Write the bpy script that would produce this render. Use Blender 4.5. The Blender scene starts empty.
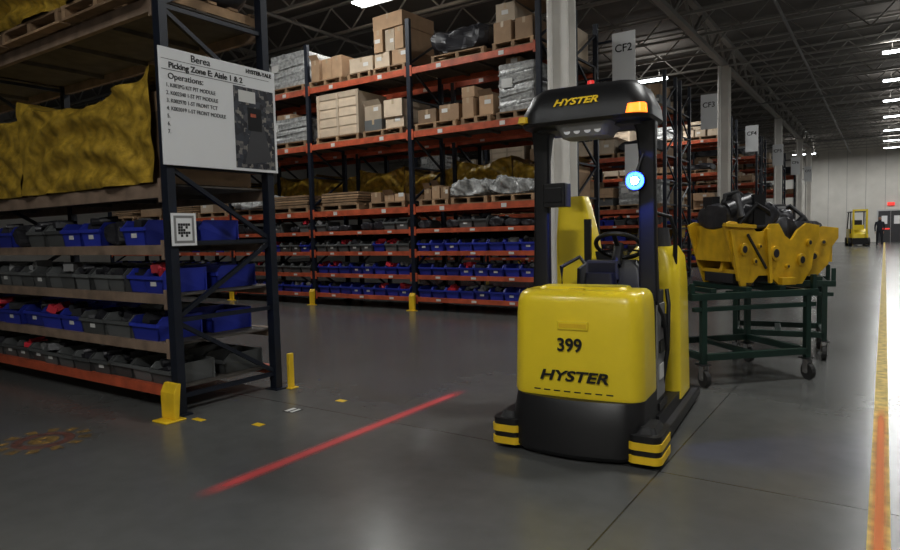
import bpy, bmesh, math, random
from mathutils import Vector, Matrix, noise
R = random.Random(7)
D = bpy.data
SC = bpy.context.scene
SC.view_settings.view_transform = 'Standard'
SC.view_settings.look = 'None'
SC.view_settings.exposure = 0.05
SC.view_settings.gamma = 0.92

# ------------------------------------------------------------- materials
def mat(name, col, rough=0.6, metal=0.0, var=0.0, island=0.0, nscale=6.0, bump=0.0, emit=0.0, ecol=None, coat=0.0, alpha=1.0):
    m = D.materials.new(name); m.use_nodes = True
    nt = m.node_tree; b = nt.nodes['Principled BSDF']
    b.inputs['Base Color'].default_value = (*col, 1)
    b.inputs['Roughness'].default_value = rough
    b.inputs['Metallic'].default_value = metal
    b.inputs['Coat Weight'].default_value = coat
    b.inputs['Alpha'].default_value = alpha
    if emit:
        b.inputs['Emission Color'].default_value = (*(ecol or col), 1)
        b.inputs['Emission Strength'].default_value = emit
    if var or island or bump:
        tc = nt.nodes.new('ShaderNodeTexCoord')
        n = nt.nodes.new('ShaderNodeTexNoise'); n.inputs['Scale'].default_value = nscale
        n.inputs['Detail'].default_value = 5
        nt.links.new(tc.outputs['Object'], n.inputs['Vector'])
        hsv = nt.nodes.new('ShaderNodeHueSaturation'); hsv.inputs['Color'].default_value = (*col, 1)
        mr = nt.nodes.new('ShaderNodeMapRange')
        mr.inputs['From Min'].default_value = .3; mr.inputs['From Max'].default_value = .7
        mr.inputs['To Min'].default_value = 1-var; mr.inputs['To Max'].default_value = 1+var
        nt.links.new(n.outputs['Fac'], mr.inputs['Value'])
        g = nt.nodes.new('ShaderNodeNewGeometry')
        mr2 = nt.nodes.new('ShaderNodeMapRange')
        mr2.inputs['To Min'].default_value = 1-island; mr2.inputs['To Max'].default_value = 1+island
        nt.links.new(g.outputs['Random Per Island'], mr2.inputs['Value'])
        mu = nt.nodes.new('ShaderNodeMath'); mu.operation = 'MULTIPLY'
        nt.links.new(mr.outputs[0], mu.inputs[0]); nt.links.new(mr2.outputs[0], mu.inputs[1])
        nt.links.new(mu.outputs[0], hsv.inputs['Value'])
        nt.links.new(hsv.outputs[0], b.inputs['Base Color'])
        if bump:
            bp = nt.nodes.new('ShaderNodeBump'); bp.inputs['Strength'].default_value = bump
            bp.inputs['Distance'].default_value = .02
            nt.links.new(n.outputs['Fac'], bp.inputs['Height']); nt.links.new(bp.outputs[0], b.inputs['Normal'])
    return m

M = {}
M['yellow'] = mat('truck_yellow', (.90, .69, .03), .33, coat=.3, var=.03)
M['black'] = mat('black_plastic', (.010, .010, .011), .42)
M['blackm'] = mat('black_metal', (.018, .018, .02), .35, .3)
M['dgrey'] = mat('dark_grey', (.05, .05, .055), .5)
M['grey'] = mat('machine_grey', (.22, .22, .22), .5, var=.1)
M['lgrey'] = mat('light_grey', (.5, .5, .5), .5)
M['chrome'] = mat('steel', (.5, .5, .5), .3, .9)
M['navy'] = mat('rack_navy', (.009, .013, .024), .45, .1, var=.2)
M['orange'] = mat('rack_orange', (.45, .092, .04), .5, .0, var=.3)
M['tanbeam'] = mat('rack_tan_beam', (.23, .165, .12), .6, var=.3)
M['guard'] = mat('guard_yellow', (.78, .52, .02), .5, var=.15)
M['deck'] = mat('rack_deck', (.08, .07, .06), .8, var=.3)
M['wood'] = mat('pallet_wood', (.29, .19, .11), .8, var=.3, island=.35)
M['card'] = mat('cardboard', (.33, .22, .135), .8, var=.1, island=.45)
M['card2'] = mat('pale_cardboard', (.50, .41, .31), .8, var=.08, island=.25)
M['tape'] = mat('packing_tape', (.42, .32, .21), .4)
M['label'] = mat('label_white', (.62, .62, .60), .6)
M['wrap'] = mat('stretch_wrap', (.38, .385, .38), .2, var=.4, bump=.8, nscale=14)
M['dark'] = mat('dark_goods', (.022, .022, .027), .45, var=.4, bump=.6)
M['blue'] = mat('bin_blue', (.022, .036, .31), .4, island=.35)
M['gbin'] = mat('bin_grey', (.10, .105, .105), .5, island=.4)
M['red'] = mat('red_goods', (.55, .03, .05), .5, island=.4)
M['tarp'] = mat('yellow_tarp', (.36, .235, .03), .32, var=.45, bump=1.0, nscale=11)
M['white'] = mat('sign_white', (.74, .75, .76), .5)
M['colw'] = mat('column_white', (.72, .70, .66), .5, var=.08, nscale=2)
M['wall'] = mat('wall_paint', (.62, .60, .56), .8, var=.08, nscale=1)
M['ceil'] = mat('ceiling_deck', (.16, .15, .14), .8, var=.15, nscale=.6)
M['joist'] = mat('joist_paint', (.36, .35, .33), .5)
M['lamp'] = mat('lamp_tube', (1, 1, 1), .5, emit=16, ecol=(.9, .98, 1))
M['green'] = mat('cart_green', (.008, .032, .024), .4, var=.2)
M['cast'] = mat('frame_yellow', (.60, .37, .015), .35, var=.25)
M['rubber'] = mat('rubber', (.02, .02, .02), .7)
M['amber'] = mat('amber_lens', (.9, .25, .02), .3, emit=2.6, ecol=(1, .2, .02))
M['blueled'] = mat('blue_led', (.05, .1, 1), .3, emit=6, ecol=(.012, .04, 1))
M['whiteled'] = mat('white_led', (.8, .9, 1), .3, emit=6, ecol=(.4, .6, 1))
M['redled'] = mat('red_led', (.5, .03, .03), .3, emit=.5, ecol=(1, .04, .03))
M['lens'] = mat('clear_lens', (.6, .6, .6), .2, emit=.2)
M['txt'] = mat('text_black', (.01, .01, .01), .6)
M['txty'] = mat('text_yellow', (.8, .55, .03), .5, emit=.15)
M['paint'] = mat('line_yellow', (.60, .45, .13), .6, var=.4, nscale=14)
M['skin'] = mat('skin', (.4, .22, .15), .6)
M['cloth'] = mat('dark_clothes', (.02, .022, .03), .8)
M['exit'] = mat('exit_red', (.8, .05, .05), .5, emit=.7, ecol=(1, .06, .04))

def link(o, parent=None):
    SC.collection.objects.link(o)
    if parent: o.parent = parent
    return o

class MB:
    def __init__(s): s.v=[]; s.f=[]; s.m=[]; s.mats=[]
    def mi(s, k):
        if k not in s.mats: s.mats.append(k)
        return s.mats.index(k)
    def add(s, vs, fs, k):
        o = len(s.v); s.v += [tuple(v) for v in vs]; i = s.mi(k)
        for f in fs: s.f.append([a+o for a in f]); s.m.append(i)
    def box(s, x0, x1, y0, y1, z0, z1, k, T=None):
        vs = [Vector(p) for p in ((x0,y0,z0),(x1,y0,z0),(x1,y1,z0),(x0,y1,z0),(x0,y0,z1),(x1,y0,z1),(x1,y1,z1),(x0,y1,z1))]
        if T: vs = [T @ v for v in vs]
        s.add(vs, [(0,3,2,1),(4,5,6,7),(0,1,5,4),(1,2,6,5),(2,3,7,6),(3,0,4,7)], k)
    def beam(s, a, b, w, h, k):
        a = Vector(a); b = Vector(b); d = (b-a); L = d.length; d.normalize()
        up = Vector((0,0,1)) if abs(d.z) < .95 else Vector((0,1,0))
        r = d.cross(up).normalized(); u = r.cross(d)
        vs = []
        for p in (a, b):
            for sx, sz in ((-1,-1),(1,-1),(1,1),(-1,1)):
                vs.append(p + r*sx*w/2 + u*sz*h/2)
        s.add(vs, [(0,1,2,3),(7,6,5,4),(0,4,5,1),(1,5,6,2),(2,6,7,3),(3,7,4,0)], k)
    def cyl(s, a, b, r, k, n=16, r2=None):
        a = Vector(a); b = Vector(b); d = (b-a).normalized(); r2 = r if r2 is None else r2
        up = Vector((0,0,1)) if abs(d.z) < .95 else Vector((0,1,0))
        e = d.cross(up).normalized(); g = e.cross(d)
        vs = []
        for p, rr in ((a, r), (b, r2)):
            for i in range(n):
                t = 2*math.pi*i/n; vs.append(p + e*math.cos(t)*rr + g*math.sin(t)*rr)
        fs = [(i, i+n, (i+1) % n+n, (i+1) % n) for i in range(n)]
        fs += [tuple(range(n)), tuple(range(2*n-1, n-1, -1))]
        s.add(vs, fs, k)
    def tube(s, pts, r, k, n=10, closed=False):
        P = [Vector(p) for p in pts]; N = len(P); vs = []
        for i, p in enumerate(P):
            q0 = P[i-1] if (i or closed) else P[i]; q1 = P[(i+1) % N] if (i < N-1 or closed) else P[i]
            d = (q1-q0).normalized(); up = Vector((0,0,1)) if abs(d.z) < .9 else Vector((0.3,1,0))
            e = d.cross(up).normalized(); g = e.cross(d)
            for j in range(n):
                t = 2*math.pi*j/n; vs.append(p + e*math.cos(t)*r + g*math.sin(t)*r)
        fs = []
        for i in range(N if closed else N-1):
            a = i*n; b = ((i+1) % N)*n
            for j in range(n): fs.append((a+j, b+j, b+(j+1) % n, a+(j+1) % n))
        if not closed: fs += [tuple(range(n)), tuple(range(N*n-1, (N-1)*n-1, -1))]
        s.add(vs, fs, k)
    def loft(s, rings, k, seg=6):
        vs = []; n = 4*(seg+1)
        for z, x0, x1, y0, y1, r in rings:
            for cx, cy, a0 in ((x1-r, y1-r, 0), (x0+r, y1-r, 90), (x0+r, y0+r, 180), (x1-r, y0+r, 270)):
                for i in range(seg+1):
                    t = math.radians(a0+90*i/seg); vs.append((cx+r*math.cos(t), cy+r*math.sin(t), z))
        fs = []
        for q in range(len(rings)-1):
            for i in range(n):
                fs.append((q*n+i, q*n+(i+1) % n, (q+1)*n+(i+1) % n, (q+1)*n+i))
        fs += [tuple(range(n-1, -1, -1)), tuple(range((len(rings)-1)*n, len(rings)*n))]
        s.add(vs, fs, k)
    def bowl(s, rings, k, bow=.06, m=16, c=5):
        # vertical loft whose front face (low y) is bowed forward in plan and finely divided
        n = None; vs = []
        for z, x0, x1, y0, y1, r in rings:
            pl = [(x1, y1), (x0, y1)]
            for i in range(c+1):
                t = math.radians(180+90*i/c); pl.append((x0+r+r*math.cos(t), y0+r+r*math.sin(t)))
            for i in range(1, m): pl.append((x0+r+(x1-x0-2*r)*i/m, y0))
            for i in range(c+1):
                t = math.radians(270+90*i/c); pl.append((x1-r+r*math.cos(t), y0+r+r*math.sin(t)))
            n = len(pl)
            for x, y in pl:
                if y < y0+r+.001: y -= bow*max(0, 1-(x/.43)**2)*(1-(y-y0)/(r+1e-6))
                vs.append((x, y, z))
        fs = []
        for q in range(len(rings)-1):
            for i in range(n): fs.append((q*n+i, q*n+(i+1) % n, (q+1)*n+(i+1) % n, (q+1)*n+i))
        fs += [tuple(range(n-1, -1, -1)), tuple(range((len(rings)-1)*n, len(rings)*n))]
        s.add(vs, fs, k)
    def prism(s, poly, y0, y1, k, axis='y', T=None):
        n = len(poly); vs = []
        for y in (y0, y1):
            for a, b in poly:
                v = Vector((a, y, b)) if axis == 'y' else (Vector((y, a, b)) if axis == 'x' else Vector((a, b, y)))
                vs.append(T @ v if T else v)
        fs = [(i, (i+1) % n, (i+1) % n+n, i+n) for i in range(n)] + [tuple(range(n-1, -1, -1)), tuple(range(n, 2*n))]
        s.add(vs, fs, k)
    def lump(s, x0, x1, y0, y1, z0, z1, k, amp=.05, fx=3, seed=0, n=10, sag=0.0):
        bm = bmesh.new(); bmesh.ops.create_cube(bm, size=1)
        bmesh.ops.subdivide_edges(bm, edges=bm.edges[:], cuts=n, use_grid_fill=True)
        vs = []
        for v in bm.verts:
            c = v.co.copy()
            q = Vector([math.copysign(abs(a*2)**.9, a)/2 for a in c])
            l = max(1, (Vector((abs(q.x*2), abs(q.y*2), abs(q.z*2))).length)/1.35)
            q /= l
            x = x0+(q.x+.5)*(x1-x0); y = y0+(q.y+.5)*(y1-y0); z = z0+(q.z+.5)*(z1-z0)
            nn = noise.noise(Vector((x*fx+seed, y*fx, z*fx*.6))) + .5*noise.noise(Vector((x*fx*3, y*fx*3+seed, z*fx*1.2)))
            nn2 = noise.noise(Vector((x*1.1+seed*3, 5, 1)))+.5*noise.noise(Vector((x*fx*2+seed, y*fx*2, 2)))
            y += nn*amp*(1 if c.y < .45 else .1); x += nn*amp*.3
            if c.z > 0: z += nn2*sag*(c.z*2)
            vs.append((x, y, max(z, z0)))
        bm.verts.index_update()
        fs = [[v.index for v in f.verts] for f in bm.faces]
        s.add(vs, fs, k); bm.free()
    def drape(s, x0, x1, yf, yb, z0, z1, k, sag=.2, seed=0, hang=0.0):
        nu, nv = 56, 48; vs = []
        for i in range(nu+1):
            u = i/nu; x = x0+(x1-x0)*u
            top = z1-sag*4*u*(1-u)+.05*noise.noise(Vector((x*2.5+seed, 0, 0)))
            for j in range(nv+1):
                v = j/nv
                if v < .25:
                    t = v/.25; y = yb+(yf-yb)*t; z = top-.04*(1-t)+.03*noise.noise(Vector((x*3, y*3, seed)))
                else:
                    t = (v-.25)/.75; z = top+(z0-hang-top)*t; y = yf
                    ph = t*2.6+1.4*(4*u*(1-u))
                    f = .045*math.sin(2*math.pi*ph+1.5*noise.noise(Vector((x*1.5+seed, z*1.5, 0))))*math.sin(math.pi*u)**.5*(1-t*.3)
                    f += .05*noise.noise(Vector((x*3.1+seed, z*1.7, 3)))+.035*noise.noise(Vector((x*9+seed, z*6, 3)))
                    y += -.03+f
                vs.append((x, y, z))
        fs = [(i*(nv+1)+j, (i+1)*(nv+1)+j, (i+1)*(nv+1)+j+1, i*(nv+1)+j+1) for i in range(nu) for j in range(nv)]
        s.add(vs, fs, k)
        s.box(x0+.04, x1-.04, yf+.08, yb-.02, z0, z1-sag-.14, 'card')
        for xx, w in ((x0+.04, .3), (x1-.34, .3)): s.box(xx, xx+w, yf+.08, yb-.02, z1-sag-.14, z1-.18, 'card')
    def obj(s, name, parent=None, bevel=0, smooth=False, angle=35, loc=None, rotz=0):
        me = D.meshes.new(name); me.from_pydata(s.v, [], s.f)
        for k in s.mats: me.materials.append(M[k])
        me.polygons.foreach_set('material_index', s.m)
        bm = bmesh.new(); bm.from_mesh(me); bmesh.ops.recalc_face_normals(bm, faces=bm.faces[:]); bm.to_mesh(me); bm.free()
        if smooth:
            me.polygons.foreach_set('use_smooth', [True]*len(me.polygons)); me.set_sharp_from_angle(angle=math.radians(angle))
        me.update()
        o = D.objects.new(name, me); link(o, parent)
        if bevel:
            b = o.modifiers.new('bevel', 'BEVEL'); b.width = bevel; b.segments = 2; b.limit_method = 'ANGLE'
        if loc: o.location = loc
        o.rotation_euler[2] = rotz
        return o

def empty(name, loc=(0,0,0), rotz=0):
    e = D.objects.new(name, None); e.empty_display_size = .2; e.location = loc; e.rotation_euler[2] = rotz
    return link(e)

def text(name, body, size, loc, rot, k, parent=None, ext=.002, shear=0, bold=0, align='CENTER', sx=1):
    c = D.curves.new(name, 'FONT'); c.body = body; c.size = size; c.extrude = ext; c.shear = shear; c.offset = bold
    c.align_x = align; c.align_y = 'CENTER'
    o = D.objects.new(name, c); o.location = loc; o.rotation_euler = rot; o.scale = (sx, 1, 1)
    c.materials.append(M[k]); return link(o, parent)

# ------------------------------------------------------------- room
def floor_mat():
    m = D.materials.new('polished_concrete'); m.use_nodes = True; nt = m.node_tree; L = nt.links
    b = nt.nodes['Principled BSDF']; N = nt.nodes.new
    geo = N('ShaderNodeNewGeometry'); sep = N('ShaderNodeSeparateXYZ'); L.new(geo.outputs['Position'], sep.inputs[0])
    def mth(op, a, bv=None, c=None):
        n = N('ShaderNodeMath'); n.operation = op
        for i, v in enumerate((a, bv, c)):
            if v is None: continue
            if isinstance(v, (int, float)): n.inputs[i].default_value = v
            else: L.new(v, n.inputs[i])
        return n.outputs[0]
    def joint(out, off, sp):
        t = mth('SUBTRACT', out, off); t = mth('DIVIDE', t, sp); t = mth('ADD', t, .5); t = mth('FRACT', t)
        t = mth('SUBTRACT', t, .5); t = mth('ABSOLUTE', t); t = mth('MULTIPLY', t, sp)
        return mth('LESS_THAN', t, .005)
    j = mth('MAXIMUM', joint(sep.outputs[0], -1.07, 4.6), joint(sep.outputs[1], 3.72, 4.6))
    n1 = N('ShaderNodeTexNoise'); n1.inputs['Scale'].default_value = .5; n1.inputs['Detail'].default_value = 4; n1.inputs['Roughness'].default_value = .5
    n2 = N('ShaderNodeTexNoise'); n2.inputs['Scale'].default_value = 7; n2.inputs['Detail'].default_value = 6
    L.new(geo.outputs['Position'], n1.inputs['Vector']); L.new(geo.outputs['Position'], n2.inputs['Vector'])
    s = mth('ADD', mth('MULTIPLY', n1.outputs['Fac'], .75), mth('MULTIPLY', n2.outputs['Fac'], .25))
    cr = N('ShaderNodeValToRGB'); cr.color_ramp.elements[0].position = .3; cr.color_ramp.elements[1].position = .7
    cr.color_ramp.elements[0].color = (.088, .090, .088, 1); cr.color_ramp.elements[1].color = (.140, .142, .138, 1)
    L.new(s, cr.inputs[0])
    mx = N('ShaderNodeMix'); mx.data_type = 'RGBA'; L.new(mth('MULTIPLY', j, .8), mx.inputs[0]); L.new(cr.outputs[0], mx.inputs[6]); mx.inputs[7].default_value = (.02, .02, .02, 1)
    L.new(mx.outputs[2], b.inputs['Base Color'])
    L.new(mth('ADD', mth('MULTIPLY', n1.outputs['Fac'], .08), .20), b.inputs['Roughness'])
    bp = N('ShaderNodeBump'); bp.inputs['Strength'].default_value = .015; L.new(n2.outputs['Fac'], bp.inputs['Height']); L.new(bp.outputs[0], b.inputs['Normal'])
    return m
M['floor'] = floor_mat()
XL, XR, YB, YF, ZC = -32, 13, -8, 57, 7.6
def slab(name, *a):
    mb = MB(); mb.box(*a); return mb.obj(name)
slab('floor', XL, XR, YB, YF, -.2, 0, 'floor')
slab('ceiling', XL, XR, YB, YF, ZC, ZC+.2, 'ceil')
slab('wall_far', XL, XR, YF, YF+.2, 0, ZC, 'wall')
slab('wall_back', XL, XR, YB-.2, YB, 0, ZC, 'wall')
slab('wall_left', XL-.2, XL, YB, YF, 0, ZC, 'wall')
slab('wall_right', XR, XR+.2, YB, YF, 0, ZC, 'wall')
mb = MB()
for i in range(-12, 11): mb.box(i*1.2-.01, i*1.2+.01, YF-.012, YF, 0, ZC, 'grey')
mb.obj('trim_1')

mb = MB()
y = -6.0
ZB, ZT = 6.75, 7.45
while y < YF-.5:
    mb.box(XL+.05, XR-.05, y-.04, y+.04, ZB-.03, ZB+.03, 'joist')
    mb.box(XL+.05, XR-.05, y-.05, y+.05, ZT, ZT+.05, 'joist')
    x = XL+.1; i = 0
    while x < XR-.8:
        a = (x, y, ZB if i % 2 else ZT); b = (x+.7, y, ZT if i % 2 else ZB)
        mb.beam(a, b, .035, .035, 'joist'); x += .7; i += 1
    y += 2.1
mb.obj('roof_joist')
mb = MB()
for gx in (-17, -4.33, 8.5):
    mb.box(gx-.08, gx+.08, YB+.1, YF-.1, 6.5, 6.62, 'joist'); mb.box(gx-.08, gx+.08, YB+.1, YF-.1, 7.3, 7.42, 'joist')
    y = YB+.1; i = 0
    while y < YF-1.3:
        mb.beam((gx, y, 6.56 if i % 2 else 7.36), (gx, y+1.05, 7.36 if i % 2 else 6.56), .07, .07, 'joist'); y += 1.05; i += 1
mb.obj('roof_girder')
mb = MB()
for gx in (-12, -2.2, 3.4, 5.0):
    mb.cyl((gx, YB+.1, 6.62), (gx, YF-.1, 6.62), .045, 'grey', 8)
for gy in (14, 30, 46): mb.cyl((XL+.1, gy, 6.5), (XR-.1, gy, 6.5), .035, 'grey', 8)
mb.obj('sprinkler_pipe')

for i, cy in enumerate((-2.7, 9.8, 22.4, 35.0, 44.3, 50.0)):
    for gx in (-4.33, 8.5):
        mb = MB(); w = .165
        mb.box(gx-w, gx+w, cy-w, cy-w+.03, 0, 6.5, 'colw'); mb.box(gx-w, gx+w, cy+w-.03, cy+w, 0, 6.5, 'colw')
        mb.box(gx-.02, gx+.02, cy-w+.03, cy+w-.03, 0, 6.5, 'colw')
        mb.box(gx-w, gx+w+.03, cy-w-.05, cy+w+.05, 0, .03, 'colw')
        mb.cyl((gx-w+.05, cy-w-.06, 0.03), (gx-w+.05, cy-w-.06, 6.5), .045, 'colw', 12)
        mb.obj('building_column', bevel=.004)

def lamp(x, y, e, z=6.42):
    p = empty('ceiling_lamp', (x, y, z))
    mb = MB()
    mb.prism([(-.24, 0), (-.14, .09), (.14, .09), (.24, 0), (.225, 0), (.13, .075), (-.13, .075), (-.225, 0)], -.75, .75, 'lgrey', axis='x')
    for k in (-.15, -.05, .05, .15): mb.cyl((-.72, k, .02), (.72, k, .02), .032, 'lamp', 8)
    for k in (-.5, .5): mb.cyl((k, 0, .08), (k, 0, ZB-z), .006, 'joist', 6)
    mb.obj('fixture', p)
    l = D.lights.new('lamp_light', 'AREA'); l.shape = 'RECTANGLE'; l.size = 1.4; l.size_y = .4; l.energy = e; l.color = (1, .985, .95)
    o = D.objects.new('lamp_light', l); o.location = (0, 0, -.05); link(o, p)
    l = D.lights.new('lamp_uplight', 'AREA'); l.shape = 'RECTANGLE'; l.size = 1.4; l.size_y = .3; l.energy = e*.15; l.color = (1, .97, .92)
    o = D.objects.new('lamp_uplight', l); o.location = (0, 0, .13); o.rotation_euler = (math.pi, 0, 0); link(o, p)
for y, e in ((-3.2, 370), (6.8, 175), (15, 130), (23.4, 120), (28.0, 60), (32.6, 110), (37.5, 70), (43, 130), (48.4, 150), (53.0, 150)): lamp(.6, y, e)
for x, y, e in ((-8.9, 10.9, 75), (-8.2, 6.9, 165), (-6.9, 22.4, 115), (-15.5, 6.9, 75), (-4.0, -1.5, 60), (8.2, 4, 80), (7.4, 20, 80), (7.4, 38, 90), (-16, 21, 100), (-4.9, 53.0, 120)): lamp(x, y, e)  # includes an unseen fill lamp added left of camera for the near rack
w = D.worlds.new('world'); SC.world = w; w.use_nodes = True
w.node_tree.nodes['Background'].inputs[0].default_value = (.6, .65, .7, 1); w.node_tree.nodes['Background'].inputs[1].default_value = .3

# ------------------------------------------------------------- rack kit
def rack_frame(name, xr, nb, bay, yf, depth, levels, height, guards=True, tan=False):
    mb = MB(); pw = .085
    xs = [xr-i*bay for i in range(nb+1)]
    for x in xs:
        for y in (yf, yf+depth-.07):
            mb.box(x-pw/2, x-pw/2+.012, y, y+.07, 0.01, height, 'navy'); mb.box(x+pw/2-.012, x+pw/2, y, y+.07, .01, height, 'navy')
            mb.box(x-pw/2+.012, x+pw/2-.012, y+.0, y+.012, .01, height, 'navy')
            mb.box(x-pw/2+.012, x+pw/2-.012, y+.058, y+.07, .01, height, 'navy')
            mb.box(x-.08, x+.08, y-.03, y+.1, 0, .012, 'navy')
        z = .15; i = 0; st = .62
        while z+st < height:
            mb.beam((x, yf+.07, z), (x, yf+depth-.07, z), .035, .035, 'navy')
            a, b = (yf+.07, yf+depth-.07) if i % 2 else (yf+depth-.07, yf+.07)
            mb.beam((x, a, z+.03), (x, b, z+st-.03), .035, .035, 'navy')
            z += st; i += 1
    for li, z in enumerate(levels):
        k = 'orange'
        if tan and li > 0: k = 'tanbeam'
        h = .08 if li < 4 else .11
        for i in range(nb):
            a, b = xs[i+1]+pw/2, xs[i]-pw/2
            for y0, y1 in ((yf+.005, yf+.055), (yf+depth-.055, yf+depth-.005)):
                mb.box(a, b, y0, y1, z-h, z, k)
            mb.box(a, b, yf+.055, yf+depth-.055, z-.02, z-.004, 'deck')
            for t in (.25, .5, .75):
                xx = a+(b-a)*t; mb.box(xx-.03, xx+.03, yf+.055, yf+depth-.055, z-.06, z-.02, 'deck')
            for x in (a, b):
                s = 1 if x == a else -1
                mb.box(min(x, x+s*.04), max(x, x+s*.04), yf-.006, yf+.006, z-h-.04, z+.04, k)
            for t in ((.25, .75) if li > 3 else (.2, .5, .8)):
                if tan: continue
                xx = a+(b-a)*t; mb.box(xx-.05, xx+.05, yf+.001, yf+.0055, z-h+.02, z-.02, 'label')
    o = mb.obj(name)
    if guards:
        for x in xs:
            g = MB()
            g.prism([(yf-.09, 0), (yf-.05, 0), (yf-.035, .28), (yf-.035, .33), (yf-.05, .33), (yf-.09, .28)], x-.06, x+.06, 'guard', axis='x')
            g.box(x-.1, x+.1, yf-.13, yf-.03, 0, .015, 'guard')
            g.obj('post_guard', bevel=.004)
    return xs

def pallet(mb, x0, x1, y0, y1, z):
    for t in (0, .5, 1):
        xx = x0+.04+(x1-x0-.08)*t; mb.box(xx-.03, xx+.03, y0, y1, z+.02, z+.1, 'wood')
    n = 6
    for i in range(n):
        yy = y0+(y1-y0-.09)*i/(n-1); mb.box(x0, x1, yy, yy+.09, z+.1, z+.122, 'wood')
    for yy in (y0, (y0+y1)/2-.05, y1-.1): mb.box(x0, x1, yy, yy+.1, z, z+.02, 'wood')
    return z+.123

def carton(mb, x0, x1, y0, y1, z0, z1, k='card', skew=True):
    xm = (x0+x1)/2; ym = (y0+y1)/2
    a = R.uniform(-.06, .06) if skew else 0
    T = Matrix.Translation((xm, ym, 0)) @ Matrix.Rotation(a, 4, 'Z') @ Matrix.Translation((-xm, -ym, 0))
    mb.box(x0, x1, y0, y1, z0, z1, k, T)
    mb.box(xm-.025, xm+.025, y0-.002, y0, z1-.09, z1, 'tape', T); mb.box(xm-.025, xm+.025, y0-.002, y1, z1, z1+.002, 'tape', T)
    if R.random() < .5:
        a = x0+(x1-x0)*R.uniform(.1, .6); b = z0+(z1-z0)*R.uniform(.3, .6)
        mb.box(a, a+min(.12, (x1-a)*.8), y0-.003, y0, b, b+.07, 'label', T)
    if R.random() < .2:
        mb.add([T @ Vector(p) for p in ((x0, y0, z1), (x1, y0, z1), (x1, y0-.07, z1+.09), (x0, y0-.07, z1+.09))], [(0,1,2,3)], k)

def crate(mb, x, x1, y0, y1, zt, hh):
    mb.box(x+.02, x1-.02, y0+.03, y1-.03, zt, zt+hh, 'card2')
    n = max(2, int(hh/.14))
    for t in range(n):
        zz = zt+.01+t*(hh-.1)/(n-1); mb.box(x+.01, x1-.01, y0+.015, y0+.03, zz, zz+.115, 'card2')
    for t in (.02, .48, .94):
        xx = x+(x1-x)*t; mb.box(xx, xx+.06, y0, y0+.015, zt, zt+hh, 'card2')

def wrapped(mb, x, x1, y0, y1, zt, hh):
    rings = []
    n = 9
    for i in range(n+1):
        t = i/n; j = .012*math.sin(i*2.1)
        rings.append((zt+hh*t, x+.02+j, x1-.02-j, y0+.02-j, y1-.02, .05))
    mb.loft(rings, 'wrap', 3)
    for i in range(1, n, 2): mb.beam((x+.03, y0+.005, zt+hh*i/n), (x1-.03, y0+.005, zt+hh*(i+.8)/n), .004, .03, 'wrap')
    mb.box(x+.1, x+.3, y0-.01, y0, zt+hh*.5, zt+hh*.5+.15, 'label')
    if R.random() < .6: carton(mb, x+.1, (x+x1)/2, y0+.15, y1-.2, zt+hh, zt+hh+.13, 'card')

def stack(mb, x, wd, y0, y1, zt, H, k='card'):
    z = zt; first = True
    while True:
        nx = R.choice((1, 2, 2, 3)); hh = R.uniform(.2, .42)
        if z+hh > zt+H and not first: break
        for i in range(nx):
            if not first and R.random() < .2: continue
            g = .012; a = x+i*wd/nx+g+R.uniform(0, .03); b = x+(i+1)*wd/nx-g-R.uniform(0, .03)
            kk = k if R.random() < .7 else R.choice(('card2', 'card', 'card2', 'gbin'))
            carton(mb, a, b, y0+.03+R.uniform(0, .1), y1-.1, z, z+hh-.004-(R.uniform(0, .08) if z+hh+.2 > zt+H else 0), kk)
        z += hh; first = False

def boxes(mb, x0, x1, y0, y1, z0, hmax, dens=1.0):
    x = x0+.06
    while x < x1-.55:
        wd = min(R.choice((.8, 1.0, 1.15, 1.2)), x1-.05-x)
        if wd < .5: break
        zt = pallet(mb, x, x+wd, y0+.03, y1-.05, z0)
        kind = R.random(); H = hmax*R.uniform(.4, 1.0)
        if kind < .62: stack(mb, x, wd, y0, y1, zt, H, R.choice(('card', 'card', 'card2')))
        elif kind < .74: crate(mb, x, x+wd, y0+.05, y1-.1, zt, min(H, .6))
        elif kind < .87: wrapped(mb, x, x+wd, y0+.08, y1-.1, zt, H*.7)
        else: mb.lump(x, x+wd, y0+.05, y1-.1, zt, zt+H*.5, 'dark', .08, 4, R.random()*50, 7, .1)
        x += wd+R.uniform(.05, .22)

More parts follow.
